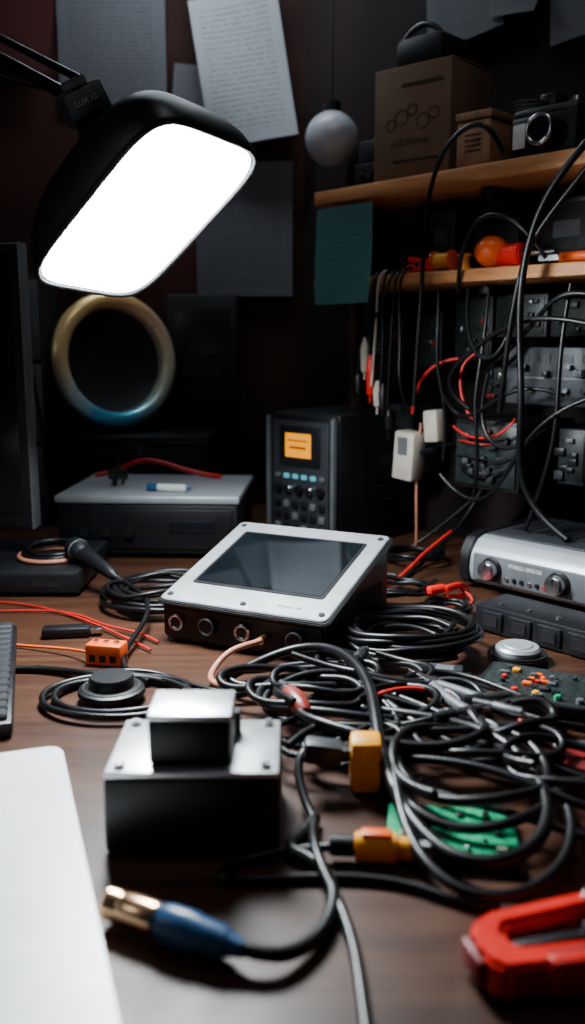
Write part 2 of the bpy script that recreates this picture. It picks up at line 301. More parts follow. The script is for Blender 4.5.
tube('shelf_cables',None,[
 ([hang(.27,-.02,.27),hang(.275,-.02,.40),hang(.285,-.022,.49),hang(.29,-.03,.56),hang(.305,-.03,.64),hang(.335,-.03,.685),hang(.37,-.015,.71),hang(.40,-.01,.70),hang(.41,.01,.66)],.0036,0),
 ([hang(.62,.02,.665),hang(.60,-.03,.67),hang(.56,-.04,.63),hang(.505,-.045,.56),hang(.485,-.045,.45),hang(.49,-.04,.36),hang(.505,-.05,.26),hang(.485,-.03,.18),hang(.52,-.03,.12),hang(.58,-.03,.09)],.0050,0),
 ([hang(.64,.02,.665),hang(.62,-.03,.66),hang(.57,-.035,.60),hang(.50,-.04,.53),hang(.475,-.04,.45),hang(.465,-.04,.36),hang(.45,-.03,.27)],.0040,0),
 ([hang(.60,-.02,.40),hang(.52,-.03,.42),hang(.44,-.02,.40),hang(.38,-.02,.36),hang(.335,-.02,.325),hang(.34,-.01,.29),hang(.37,.0,.27)],.0038,0),
 ([hang(.60,-.02,.44),hang(.55,-.03,.455),hang(.51,-.02,.42),hang(.45,0,.37),hang(.40,0,.33)],.0034,0),
 ([hang(.34,0,.455),hang(.35,-.015,.50),hang(.37,-.02,.56),hang(.42,-.02,.575),hang(.47,-.02,.55),hang(.50,0,.50)],.003,0),
 ([hang(.55,-.02,.27),hang(.50,-.04,.22),hang(.44,-.03,.20),hang(.40,-.02,.26),hang(.42,-.02,.33)],.0032,0),
 ([hang(.60,-.02,.30),hang(.52,-.04,.27),hang(.47,-.03,.16),hang(.40,-.02,.10),hang(.33,-.02,.16)],.003,0),
 ([hang(.30,0,.46),hang(.31,-.01,.40),hang(.30,-.01,.33),hang(.33,0,.26),hang(.32,0,.18)],.0028,0),
 ([hang(.55,-.01,.46),hang(.54,-.02,.36),hang(.56,-.03,.25),hang(.53,-.03,.16),hang(.50,-.02,.09)],.0032,0),
 ([hang(.36,.0,.46),hang(.37,-.02,.38),hang(.42,-.03,.33),hang(.46,-.03,.37),hang(.47,-.01,.46)],.0030,0),
 ([hang(.40,.0,.46),hang(.41,-.02,.36),hang(.39,-.03,.28),hang(.42,-.03,.20),hang(.40,-.02,.13)],.0028,0),
 ([hang(.31,.0,.30),hang(.36,-.02,.24),hang(.43,-.03,.28),hang(.49,-.03,.32),hang(.55,-.01,.30)],.0028,0),
 ([hang(.33,.02,.35),hang(.28,.0,.345),hang(.255,.0,.31),hang(.25,.0,.255)],.0024,1),
 ([hang(.37,.02,.36),hang(.33,.0,.345),hang(.35,.0,.28),hang(.38,.0,.25)],.0022,1),
 ([hang(.46,.0,.26),hang(.44,-.01,.22),hang(.38,-.01,.215),hang(.34,.0,.24)],.0020,1),
 ([hang(.27,.0,.24),hang(.265,0,.19),hang(.26,0,.15),hang(.26,0.01,.02),hang(.24,0.03,.006)],.002,2),
 ],[RUB,REDC,COP],k=1.12)
b=empty('power_adapter'); c=S(.245,.0,.182); box('body',b,(.045,.035,.085),c,IVO,.004,(0,4,ANG)); c=S(.245,-.019,.20); box('label',b,(.02,.001,.03),c,GRY,0,(0,0,ANG))
c=S(.285,.02,.235); box('second_body',b,(.03,.03,.055),c,IVO,.004,(0,-6,ANG)); c=S(.255,.10,.19); box('wall_arm',b,(.03,.20,.010),c,DGRY,.002,(0,0,ANG))
b=empty('rack_mixer',S(.57,.105,.283),ANG)
box('chassis',b,(.34,.16,.085),(.03,0,.0425),DGRY,.003)
box('face_plate',b,(.35,.005,.088),(.03,-.082,.0425),MGRY,.002)
for i in range(11):
    cyl('knob_%d'%i,b,.0045,.010,(-.125+.030*i,-.088,.022),(BLK,STE,BLK,GRY)[i%4],(90,0,0),bev=.001)
for i in range(9): box('slot_%d'%i,b,(.022,.002,.012),(-.115+.038*i,-.085,.070),BLK,0)
for i in range(5): box('strip_%d'%i,b,(.05,.002,.003),(-.1+.065*i,-.085,.040),GRY,0)
for i in range(14): box('jack_block_%d'%i,b,(random.uniform(.008,.02),.014,random.uniform(.006,.012)),(random.uniform(-.13,.19),-.088,random.uniform(.045,.06)),random.choice((BLK,GRY,STE,BLK)),.001)
b=empty('power_supply_module',S(.39,.105,.135),ANG)
box('frame',b,(.13,.16,.115),(0,0,.058),BLKP,.003); box('board',b,(.118,.004,.10),(0,-.082,.058),PCBD,.001)
for i in range(16): box('part_%d'%i,b,(random.uniform(.008,.022),.012,random.uniform(.006,.018)),(random.uniform(-.05,.05),-.088,random.uniform(.02,.10)),random.choice((GRY,BLK,BLK,DGRY,STE,DRED)),.001)
for i in range(3): cyl('capacitor_%d'%i,b,.006,.018,(-.03+.02*i,-.091,.09),STE,(90,0,0),bev=.001)
tube('wires',b,[([(-.05,-.09,.08),(-.03,-.11,.085),(0,-.105,.075),(.03,-.09,.08)],.0014,0),([(-.04,-.09,.03),(0,-.115,.02),(.04,-.09,.04)],.0018,1),([(.05,-.09,.06),(.02,-.11,.05),(-.05,-.09,.055)],.0016,1)],[REDC,RUB])
for k,(t,w,zz,h,dd) in enumerate(((.10,.08,.30,.12,.11),(.12,.09,.13,.13,.11),(.20,.06,.33,.10,.11),(.29,.08,.345,.11,.09),(.39,.10,.385,.07,.10),(.345,.035,.275,.06,.09),(.62,.15,.16,.10,.12),(.505,.05,.15,.09,.12),(.52,.14,.385,.06,.11),(.70,.16,.385,.06,.10))):
    b=empty('wall_module',S(t,.155,zz),ANG); box('body',b,(w,dd,h),(0,0,h/2),(BLKP,DGRY,BLKM)[k%3],.003)
    box('circuit_face',b,(w*.9,.003,h*.85),(0,-dd/2-.001,h*.5),PCBD,.0005)
    for i in range(7): box('component_%d'%i,b,(random.uniform(.006,.018),.010,random.uniform(.005,.014)),(random.uniform(-.38,.38)*w,-dd/2-.004,random.uniform(.15,.85)*h),random.choice((GRY,BLK,BLK,BLK,DGRY,STE,DRED)),.001)
# ---------------------------------------------------------------- lamp
C=Vector((-.172,1.10,.52)); ax=Vector((.667,-.464,.582)).normalized(); az=Vector((-.346,.4995,.795)).normalized(); ay=az.cross(ax).normalized(); az=ax.cross(ay)
q=Matrix.Rotation(R(6),3,ax); ay=q@ay; az=q@az
lamp=empty('desk_lamp'); head=bpy.data.objects.new('lamp_head',None); link(head,lamp)
head.matrix_local=Matrix(((ax.x,ay.x,az.x,C.x),(ax.y,ay.y,az.y,C.y),(ax.z,ay.z,az.z,C.z),(0,0,0,1)))
def sup(a,b_,z,n=72,p=4.2,cx=0,cy=0):
    o=[]
    for i in range(n):
        t=2*math.pi*i/n; c_,s_=math.cos(t),math.sin(t)
        o.append((cx+a*math.copysign(abs(c_)**(2/p),c_),cy+b_*math.copysign(abs(s_)**(2/p),s_),z))
    return o
def loft(name,parent,rings,m,cap=True,solid=0):
    bm=bmesh.new(); rr=[[bm.verts.new(p) for p in ring] for ring in rings]; n=len(rr[0])
    for a,c in zip(rr,rr[1:]):
        for i in range(n): bm.faces.new((a[i],a[(i+1)%n],c[(i+1)%n],c[i]))
    if cap: bm.faces.new(rr[-1])
    bmesh.ops.recalc_face_normals(bm,faces=bm.faces)
    o=finish(bm,name,parent,(0,0,0),(0,0,0),m,True)
    if solid: md=o.modifiers.new('s','SOLIDIFY'); md.thickness=solid; md.offset=-1
    return o
loft('shade',head,[sup(.136,.091,-.003,p=5.4),sup(.138,.093,.006,p=5.2),sup(.137,.093,.026,p=4.6),sup(.131,.090,.048,p=3.8),sup(.118,.082,.070,p=3.2),sup(.094,.066,.088,p=2.7),sup(.06,.045,.098,p=2.3),sup(.03,.025,.102,p=2)],BLKP,True,.004)
loft('diffuser',head,[sup(.130,.085,.001,p=5.4),sup(.128,.083,-.001,p=5.2),sup(.10,.06,-.002),sup(.04,.03,-.003)],LAMPE)
BJ=C+Vector((-.074,.035,.134)); top_=C+az*.096+ax*(-.035)
jb=bpy.data.objects.new('joint_block',None); link(jb,lamp); jb.location=BJ; jb.rotation_euler=(R(8),R(-28),R(20))
box('block',jb,(.056,.032,.040),(0,0,0),MGRY,.006); box('plate',jb,(.046,.004,.028),(0,-.017,.002),GRY,.002); cyl('pivot_screw',jb,.007,.040,(.012,0,-.006),STE,(90,0,0),bev=.001); cyl('cap',jb,.016,.012,(0,0,.024),GRY,bev=.002)
text('plate_text',jb,'LUX 12',.009,(0,-.0195,.0),(90,0,0),WHT)
E=Vector((-.66,1.60,.93)); P=Vector((-.86,1.88,.03))
tube('neck',lamp,[([BJ+Vector((0,0,-.01)),(BJ*.5+top_*.5),top_-az*.01],.014,0)],[BLKP])
tube('arms',lamp,[([BJ,(BJ*.66+E*.34),(BJ*.33+E*.67),E],.008,0),([BJ+Vector((0,.0,.026)),(BJ*.5+E*.5)+Vector((0,0,.026)),E+Vector((0,0,.026))],.005,0),([E,(E+P)/2,P],.009,0),([BJ+Vector((0,.01,.02)),(BJ*.6+E*.4)+Vector((0,.03,-.05)),E+Vector((0,.01,-.02))],.003,0)],[BLKP])
sphere('elbow',lamp,.020,E,BLKP); cyl('base',lamp,.08,.025,(P.x,P.y,.0135),BLKP,bev=.005)
b=empty('added_light_bar',(-.17,1.90,1.30)); box('housing',b,(.54,.09,.03),(0,0,.018),SILP,.004); box('diffuser',b,(.52,.08,.006),(0,0,-.001),LEDE,.001)  # light bar added above the view for panel highlights and cable backlight
for s in(-1,1): box('bracket_%d'%(s+2),b,(.02,.20,.01),(.18*s,.095,.03),BLKP,.001)
# ---------------------------------------------------------------- back-left area
b=empty('storage_box',(-.325,1.945,0)); box('body',b,(.30,.18,.165),(0,0,.083),BLKM,.005); box('lid',b,(.306,.186,.018),(0,0,.176),BLKP,.004); box('latch',b,(.04,.006,.03),(0,-.094,.155),DGRY,.002)
ring=empty('ring_speaker',(-.375,1.935,.338),0)
inner=bpy.data.objects.new('ring_body',None); link(inner,ring); inner.rotation_euler=(R(84),0,R(38))
lathe('iridescent_rim',inner,[(.110,-.030),(.110,.006),(.113,.012),(.120,.016),(.130,.016),(.138,.012),(.143,.004),(.142,-.010),(.128,-.030),(.110,-.030)],(0,0,0),IR,seg=72)
lathe('cone',inner,[(.110,-.012),(.100,-.018),(.06,-.026),(.0,-.028)],(0,0,0),BLKM,seg=48)
cyl('back_plate',inner,.112,.006,(0,0,-.033),BLKM)
box('foot',ring,(.06,.05,.006),(0,0,-.1485),BLKP,.001)
b=empty('modular_synth_column',(-.565,1.90,0))
box('case',b,(.13,.13,.51),(0,.0,.255),BLKM,.004)
for k in range(3):
    box('panel_%d'%k,b,(.118,.004,.155),(0,-.067,.09+.165*k),GRY,.001)
    for i in range(3):
        for j in range(4):
            cyl('knob_%d_%d_%d'%(k,i,j),b,.009 if j%2 else .005,.012,(-.035+.035*i,-.074,.035+.165*k+.036*j),random.choice((BLK,BLK,GRY,DRED)),(90,0,0),bev=.001)
b=empty('wall_power_supply',(-.20,2.06,.24)); box('body',b,(.16,.07,.24),(0,0,.12),BLKM,.008); box('panel',b,(.12,.004,.10),(0,-.037,.16),BLK,.002)
for i in range(2): cyl('knob_%d'%i,b,.010,.014,(-.035+.07*i,-.044,.07),BLK,(90,0,0),bev=.002)
b=empty('rack_amplifier',(-.248,1.67,0),-3)
box('chassis',b,(.318,.25,.088),(0,0,.054),BLKP,.004); box('top_cover',b,(.326,.258,.014),(0,0,.107),SILP,.004); box('front_panel',b,(.30,.004,.07),(0,-.127,.055),BLK,.002)
for i in range(3): cyl('knob_%d'%i,b,.009,.012,(-.11+.04*i,-.135,.05),BLKP,(90,0,0),bev=.002)
box('display',b,(.08,.003,.02),(.08,-.130,.06),MGL,.001)
for i,(x,y) in enumerate(((-.13,-.1),(.13,-.1),(-.13,.1),(.13,.1))): cyl('foot_%d'%i,b,.012,.01,(x,y,.0055),RUB)
b=empty('marker_pen',(-.215,1.585,.1215),-14); cyl('barrel',b,.0066,.055,(0,0,0),WHT,(0,90,0),bev=.001); cyl('cap',b,.0070,.020,(-.037,0,0),BLUE,(0,90,0),bev=.001); cyl('tip',b,.003,.008,(.031,0,0),BLUE,(0,90,0))
b=empty('mini_tripod',(-.325,1.66,.1145),20); box('body',b,(.035,.02,.018),(0,0,.02),BLK,.003)
for i,a in enumerate((0,120,240)): cyl('leg_%d'%i,b,.003,.022,(.012*math.cos(R(a)),.012*math.sin(R(a)),.012),BLK,(0,25*math.cos(R(a)),a)); 
cyl('post',b,.004,.02,(0,0,.038),BLK); 
tube('red_patch_cable',None,[[(-.39,1.76,.119),(-.35,1.775,.122),(-.32,1.77,.145),(-.27,1.765,.15),(-.22,1.76,.13),(-.17,1.755,.119),(-.14,1.74,.119)]],REDC,.0045)
b=empty('desktop_receiver',(-.53,1.42,0)); box('body',b,(.42,.225,.034),(0,0,.022),BLKP,.004); box('front',b,(.41,.004,.028),(0,-.1135,.022),BLK,.001)
text('front_text',b,'DI-1600',.012,(.16,-.116,.017),(90,0,0),DGRY)
for i in range(4): cyl('foot_%d'%i,b,.01,.006,((-.18,.18)[i%2],(-.09,.09)[i//2],.0035),RUB)
b=empty('computer_monitor',(-.682,1.44,0),-4)
box('panel',b,(.54,.030,.44),(0,0,.305),BLK,.006); box('screen',b,(.51,.003,.40),(0,-.0155,.31),MGL,.001); box('side_trim',b,(.003,.034,.442),(.2705,0,.305),GRY,.001); box('neck',b,(.06,.03,.14),(0,.02,.12),BLKP,.004); box('foot',b,(.24,.10,.012),(0,.02,.0465),BLKP,.004)
b=empty('headphone_cable_coil',(-.385,1.40,0)); 
for i in range(3): torus('loop_%d'%i,b,.050-.004*i,.0035,(.003*i,0,.0435+.006*i),(COP,RUB,RUB)[i],(2*i,0,0))
b=empty('microphone'); b.location=(-.345,1.375,.064); dv=Vector((.095,-.10,-.030)); b.rotation_euler=dv.to_track_quat('Z','Y').to_euler()
lathe('head',b,[(0,-.006),(.010,-.004),(.0165,.004),(.0175,.016),(.0155,.030),(.012,.036)],(0,0,0),BLKP); torus('ring',b,.0165,.0015,(0,0,.018),GRY)
lathe('handle',b,[(.012,.036),(.0125,.05),(.010,.10),(.008,.12),(.005,.124),(.0035,.145),(0,.145)],(0,0,0),BLK)
tube('microphone_cable',None,[[(-.245,1.27,.034),(-.22,1.24,.03),(-.195,1.19,.03),(-.19,1.12,.02),(-.205,1.05,.012),(-.20,.98,.006),(-.16,.95,.006)]],RUB,.0034)
b=empty('keyboard',(-.373,.955,0),106); 
box('case',b,(.32,.12,.016),(0,0,.009),BLK,.004)
for i in range(15):
    for j in range(5): box('key_%d_%d'%(i,j),b,(.0175,.0185,.007),(-.145+.0207*i,-.046+.023*j,.0195),DGRY,.002,seg=1)
b=empty('laptop',(-.212,.772,0),19)
def rrect(w,h,r_,n=8):
    o=[]
    for cx,cy,a0 in((w-r_,h-r_,0),(r_,h-r_,90),(r_,r_,180),(w-r_,r_,270)):
        for i in range(n+1): a=R(a0+90*i/n); o.append((cx+r_*math.cos(a),cy+r_*math.sin(a)))
    return o
pl=[(x-.34,y-.40) for x,y in rrect(.34,.40,.014)]
prism('base',b,pl,.007,(0,0,.002),LAP,bev=.001); prism('lid',b,pl,.006,(0,0,.0098),LAP,bev=.0012)
# ---------------------------------------------------------------- bench meter
fx=Vector((.118,-.11,0)).normalized(); a0=math.degrees(math.atan2(fx.y,fx.x))
b=empty('bench_power_meter',(.085,1.60,0),a0)
W,D,H=.168,.225,.25
box('cabinet',b,(W,D,H-.006),(-W/2,D/2,H/2+.002),BLKP,.006); box('front_bezel',b,(W-.006,.012,H-.012),(-W/2,-.006,H/2+.002),BLK,.005)
box('inner_panel',b,(W-.03,.004,H-.035),(-W/2,-.0125,H/2+.002),DGRY,.003)
box('display_frame',b,(.10,.004,.075),(-W/2,-.015,.188),BLK,.003); box('display',b,(.062,.002,.044),(-W/2-.002,-.0178,.190),LCDO,0); box('display_bar',b,(.04,.001,.005),(-W/2-.002,-.0192,.186),LCDD,0); box('display_line',b,(.05,.001,.003),(-W/2-.002,-.0192,.199),LCDD,0)
for i in range(6): box('led_key_%d'%i,b,(.013,.005,.009),(-.138+.022*i,-.0165,.132),CYAN if i%5 else GRY,.002)
for i in range(5): cyl('dial_%d'%i,b,.009,.010,(-.135+.026*i,-.019,.108),STE if i%2 else BLK,(90,0,0),bev=.002)
for i in range(6):
    for j in range(3): box('key_%d_%d'%(i,j),b,(.014,.006,.014),(-.138+.022*i,-.017,.035+.022*j),GRY if (i+j)%3==0 else BLK,.003)
for s in(0,1): box('handle_rail_%d'%s,b,(.008,.014,H-.02),(-.004-(W-.008)*s,-.012,H/2+.002),GRY,.003)
for i in range(8): box('side_vent_%d'%i,b,(.002,.12,.004),(.0,.12,.08+.014*i),BLKM,0)
# ---------------------------------------------------------------- central device
b=empty('touchscreen_controller',(-.167,1.11,0),-26)
w,d,hf,hb=.228,.215,.050,.108; e=.004
hexa('enclosure',b,[(0,0,e),(w,0,e),(w,d,e),(0,d,e),(0,0,hf),(w,0,hf),(w,d,hb),(0,d,hb)],BLKP,.004)
sl=math.degrees(math.atan2(hb-hf,d)); L=math.hypot(d,hb-hf)+.008
top=bpy.data.objects.new('top_assembly',None); link(top,b); top.location=(w/2,d/2,(hf+hb)/2+.002); top.rotation_euler=(R(sl),0,0)
prism('black_edge',top,[(x-(w+.012)/2,y-(L+.004)/2) for x,y in rrect(w+.012,L+.004,.009)],.006,(0,0,-.002),BLK,bev=.0015)
prism('silver_panel',top,[(x-(w+.004)/2,y-(L-.004)/2) for x,y in rrect(w+.004,L-.004,.008)],.003,(0,0,.0036),SIL,bev=.001)
prism('screen_bezel',top,[(x-.094,y-.072) for x,y in rrect(.188,.152,.004)],.0015,(0,.004,.0062),BLK,bev=.0005)
box('screen',top,(.178,.142,.001),(0,.008,.0080),GLS,0)
for i,(x,y) in enumerate(((-1,-1),(1,-1),(-1,1),(1,1),(0,-1))):
    cyl('screw_%d'%i,top,.0042,.003,(x*.106,y*.101,.007),DGRY,seg=20,bev=.0008); box('screw_slot_%d'%i,top,(.006,.001,.0006),(x*.106,y*.101,.0086),BLK,0,(0,0,35*i))
text('panel_text',top,'SIGNAL LAB',.006,(.06,-.096,.0067),(0,0,0),DGRY)
for i,(x,k) in enumerate(((.022,0),(.068,1),(.118,0),(.150,2),(.19,1))):
    if k==0: torus('jack_ring_%d'%i,b,.009,.0026,(x,-.002,.028),STE,(90,0,0),24,8); cyl('jack_hole_%d'%i,b,.007,.004,(x,-.001,.028),BLKM,(90,0,0))
    elif k==1: cyl('port_%d'%i,b,.012,.006,(x,-.002,.028),BLK,(90,0,0),bev=.001); torus('port_ring_%d'%i,b,.010,.0018,(x,-.005,.028),DGRY,(90,0,0),24,8)
    else: cyl('brass_post_%d'%i,b,.005,.016,(x,-.008,.026),GOLD,(90,0,0),bev=.001); 
for i in range(9): box('side_vent_%d'%i,b,(.002,.004,.040-.001*i),(w,.10+.011*i,.045),BLKM,0,(0,0,0))
for i in range(3): cyl('side_screw_%d'%i,b,.003,.002,(w+.001,.02+.085*i,.02),STE,(0,90,0))
for i,(x,y) in enumerate(((.02,.02),(.2,.02),(.02,.19),(.2,.19))): cyl('foot_%d'%i,b,.01,.006,(x,y,.003),RUB)
# ---------------------------------------------------------------- foreground black box
b=empty('transformer_box',(-.075,.665,0),0)
box('body',b,(.132,.098,.060),(0,0,.031),BLK,.004); box('top_plate',b,(.130,.096,.005),(0,0,.0635),SIL,.0015)
box('core_block',b,(.062,.050,.036),(-.002,-.012,.084),BLK,.003); box('core_cap',b,(.063,.051,.005),(-.002,-.012,.104),SIL,.0015)
box('core_side_lip',b,(.07,.012,.02),(-.002,.022,.076),BLKM,.002)
for i,(x,y) in enumerate(((-.055,-.038),(.055,-.038),(-.055,.038),(.055,.038))): cyl('screw_%d'%i,b,.0042,.004,(x,y,.068),STE,seg=20,bev=.001); box('slot_%d'%i,b,(.006,.001,.0006),(x,y,.0702),BLK,0,(0,0,40*i))
b=empty('rotary_puck',(-.194,.913,0)); lathe('base',b,[(0,.001),(.034,.001),(.036,.004),(.035,.009),(.027,.012),(.024,.012),(.024,.020),(.022,.023),(0,.023)],(0,0,.005),BLK); torus('ring',b,.030,.0012,(0,0,.0155),DGRY)
b=empty('orange_terminal_block',(-.222,1.025,0),-12); box('body',b,(.045,.026,.026),(0,0,.0135),ORG,.003)
for i in range(3): cyl('screw_%d'%i,b,.0035,.003,(-.013+.013*i,0,.027),STE); box('port_%d'%i,b,(.007,.002,.008),(-.013+.013*i,-.0135,.010),BLK,0)
b=empty('usb_adapter',(-.295,1.125,0),8); box('body',b,(.062,.024,.013),(0,0,.0075),BLK,.004); box('plug',b,(.016,.014,.006),(.038,0,.0075),STE,.001)
# ---------------------------------------------------------------- audio interface
b=empty('audio_interface',(.272,1.375,0),ANG)
Wd,Dp,Hh=.34,.20,.082
pf=[(0,.010),(-.010,.018),(-.014,.035),(-.010,.058),(.004,.076),(.02,.082),(Dp,.082),(Dp,.010)]
def extr(name,parent,prof,x0,x1,m):
    bm=bmesh.new(); A=[bm.verts.new((x0,y,z)) for y,z in prof]; B=[bm.verts.new((x1,y,z)) for y,z in prof]; n=len(prof)
    for i in range(n): bm.faces.new((A[i],A[(i+1)%n],B[(i+1)%n],B[i]))
    bm.faces.new(A); bm.faces.new(B[::-1]); bmesh.ops.recalc_face_normals(bm,faces=bm.faces)
    bmesh.ops.bevel(bm,geom=bm.edges[:],offset=.0018,segments=2,affect='EDGES')
    return finish(bm,name,parent,(0,0,0),(0,0,0),m,True)
extr('shell',b,pf,0.012,Wd-.012,SILP)
pc=[(y*1.0+(-.004 if y<.01 else .003),z+(.004 if z>.05 else -.003)) for y,z in pf]
extr('end_cap_1',b,pc,0,.018,BLK); extr('end_cap_2',b,pc,Wd-.018,Wd,BLK)
box('front_recess',b,(Wd-.05,.006,.040),(Wd/2,-.0125,.040),GRY,.002,(0,0,0))
for i,x in enumerate((.060,.175,.29)):
    cyl('knob_%d'%i,b,.0145,.018,(x,-.025,.040),STE,(90,0,0),bev=.003); torus('knob_skirt_%d'%i,b,.0165,.002,(x,-.017,.040),BLK,(90,0,0),32,8); box('pointer_%d'%i,b,(.0015,.001,.010),(x,-.0346,.046),BLK,0)
for i in range(6): cyl('button_%d'%i,b,.0033,.005,(.088+.013*i,-.0165,.030),(STE,BLK,BLK,STE,BLK,REDL)[i],(90,0,0),bev=.001)
text('title_text',b,'STEREO BRIDGE',.008,(.118,-.0160,.048),(90,0,0),WHT)
box('top_inlay',b,(Wd-.04,Dp-.025,.004),(Wd/2,Dp/2+.014,.0835),DGRY,.001)
for i in range(7): box('top_slot_%d'%i,b,(.03,.10,.001),(.05+.04*i,Dp/2+.02,.0862),BLKM,0)
b=empty('socket_strip',(.243,1.155,0),ANG)
box('body',b,(.27,.072,.036),(.135,.036,.019),BLK,.004)
for i in range(6):
    box('socket_frame_%d'%i,b,(.034,.004,.026),(.028+.043*i,-.001,.018),BLKP,.002); box('socket_hole_%d'%i,b,(.02,.002,.014),(.028+.043*i,-.0032,.018),BLKM,0)
    cyl('top_screw_%d'%i,b,.004,.002,(.028+.043*i,.02,.0375),STE)
b=empty('piezo_disc',(.272,1.035,0)); cyl('base',b,.036,.010,(0,0,.006),BLK,bev=.002); lathe('disc',b,[(0,.020),(.016,.0205),(.018,.019),(.024,.019),(.027,.016),(.027,.011),(0,.011)],(0,0,0),SILP)
b=empty('development_board',(.275,.895,0),-28); box('case',b,(.16,.105,.020),(0,0,.011),BLK,.003); box('board',b,(.146,.092,.002),(0,0,.022),PCBD,.0005)
cols=[ORG,RED,YEL,PCBG,GRY,GRY]
for i in range(30): box('chip_%d'%i,b,(random.uniform(.004,.012),random.uniform(.003,.008),.004),(random.uniform(-.062,.062),random.uniform(-.038,.038),.0248),random.choice([BLK,BLK,BLK,DGRY,DGRY,STE]+cols),.0008)
for i in range(6): cyl('button_%d'%i,b,.004,.006,(-.055+.022*i,-.035,.025),cols[i],bev=.001)
b=empty('green_circuit_board',(.122,.632,0),-8); prism('board',b,[(x-.049,y-.038) for x,y in rrect(.098,.076,.004)],.002,(0,0,.008),PCBG,bev=.0004)
for i in range(4): cyl('standoff_%d'%i,b,.004,.008,((-.038,.038)[i%2],(-.028,.028)[i//2],.0042),STE)
for i in range(14): box('component_%d'%i,b,(random.uniform(.003,.009),random.uniform(.002,.006),random.uniform(.002,.004)),(random.uniform(-.038,.038),random.uniform(-.028,.028),.0115),random.choice((BLK,STE,DGRY,IVO)),.0006)
# connectors
b=empty('yellow_connector',(.062,.715,0),0); box('body',b,(.026,.022,.050),(0,0,.027),YEL,.004,(12,0,0)); box('collar',b,(.020,.018,.010),(-.018,0,.036),BLK,.003); box('grey_plug',b,(.034,.022,.020),(-.036,0,.036),MGRY,.005,(0,8,0)); box('foot_clip',b,(.022,.018,.006),(0,.002,.0035),YEL,.002)
tube('tail',b,[[(-.052,0,.035),(-.062,-.01,.03),(-.055,-.03,.012),(-.045,-.06,.006)]],RUB,.004)
b=empty('orange_barrel_connector',(.062,.607,.012),-5)
for n,r_,h,x,mm in(('grip',.011,.032,0,YEL),('collar',.0085,.012,.022,YEL),('metal_tip',.006,.026,.040,STE),('boot',.008,.02,-.025,BLK)): cyl(n,b,r_,h,(x,0,0),mm,(0,90,0),bev=.0015)
box('key',b,(.022,.010,.004),(0,0,.011),ORG,.001)
b=empty('audio_jack_plug',(-.123,.538,.0135)); dv=Vector((.088,-.044,0)); b.rotation_euler=(0,0,math.atan2(dv.y,dv.x))
lathe('metal_sleeve',b,[(0,0),(.009,0),(.0105,.002),(.0105,.010),(.0098,.012),(.0098,.014),(.0108,.016),(.0108,.046),(.010,.048),(0,.048)],(0,0,0),GOLD,(0,90,0))
lathe('dark_band',b,[(.0108,0),(.0112,.001),(.0112,.003),(.0108,.004)],(.040,0,0),BLK,(0,90,0))
lathe('blue_boot',b,[(0,.044),(.011,.044),(.0125,.048),(.0125,.066),(.011,.072),(.010,.088),(.007,.096),(.0055,.104),(0,.104)],(0,0,0),BLUE,(0,90,0))
for i in range(4): torus('boot_ridge_%d'%i,b,.0102-.0006*i,.0010,(.074+.006*i,0,0),BLUE,(0,90,0),24,8)
b=empty('banana_plug',(-.008,.865,.034)); dv=Vector((.022,-.062,-.004)); b.rotation_euler=dv.to_track_quat('Z','Y').to_euler()
lathe('metal_end',b,[(0,-.012),(.003,-.012),(.0045,-.004),(.0062,0),(.0062,.012)],(0,0,0),STE); lathe('handle',b,[(.0065,.012),(.0085,.014),(.0110,.03),(.0100,.052),(.0055,.06),(0,.06)],(0,0,0),mat('brown_red_plastic',(.22,.03,.02),.35))
b=empty('pliers',(.145,.885,.030),-60)
for s in(-1,1):
    tube('handle_%d'%(s+2),b,[[(0,.0,0),(.02,.008*s,0),(.05,.018*s,0),(.085,.014*s,0)]],GRY,.0055)
    prism('jaw_%d'%(s+2),b,[(0,-.004),(0,.006),(-.018,.006),(-.042,.002),(-.042,0),(-.01,-.002)],.006,(0,0,-.003),STE,(0 if s>0 else 180,0,0),.0008)
cyl('pivot',b,.007,.012,(0,0,0),STE,bev=.001)
b=empty('alligator_clip',(.222,1.285,.02),30)
prism('jaw_1',b,[(0,0),(.028,.004),(.045,0),(.045,.004),(.028,.012),(0,.01)],.010,(0,0,-.005),RED,(90,0,0)); prism('jaw_2',b,[(0,-.003),(.028,-.008),(.045,-.002),(.045,-.006),(.028,-.016),(0,-.012)],.010,(0,0,-.005),RED,(90,0,0)); cyl('sleeve',b,.007,.03,(-.013,0,0),RED,(0,90,0),bev=.002)
for (x,y,a) in((.205,.805,-35),(.165,.80,20),(.075,.955,70),(.20,.835,10)):
    b=empty('metal_phono_plug',(x,y,.034),a); cyl('sleeve',b,.0068,.030,(0,0,0),STE,(0,90,0),bev=.001); cyl('tip',b,.003,.018,(.023,0,0),STE,(0,90,0),r2=.002); cyl('boot',b,.0055,.022,(-.024,0,0),BLK,(0,90,0),r2=.0068)
for (x,y,a,sx,sy,sz,mm) in((.11,.90,20,.05,.03,.016,BLK),(.17,.955,-15,.04,.03,.02,DGRY),(.04,.89,-30,.04,.022,.014,BLK),(.355,.80,-20,.06,.04,.018,BLK),(.245,.815,15,.035,.022,.016,DGRY)):
    b=empty('small_module',(x,y,0),a); box('body',b,(sx,sy,sz),(0,0,sz/2+.001),mm,.003); box('label',b,(sx*.5,sy*.5,.001),(0,0,sz+.001),GRY,0); box('connector',b,(.008,sy*.6,sz*.5),(sx/2+.004,0,sz*.5),STE,.001)
b=empty('red_tool_case',(.270,.735,0),-28); box('body',b,(.09,.055,.012),(0,0,.007),DRED,.004); box('lid',b,(.088,.053,.007),(0,0,.0165),DRED,.003); box('clasp',b,(.014,.004,.010),(0,-.028,.012),STE,.001)
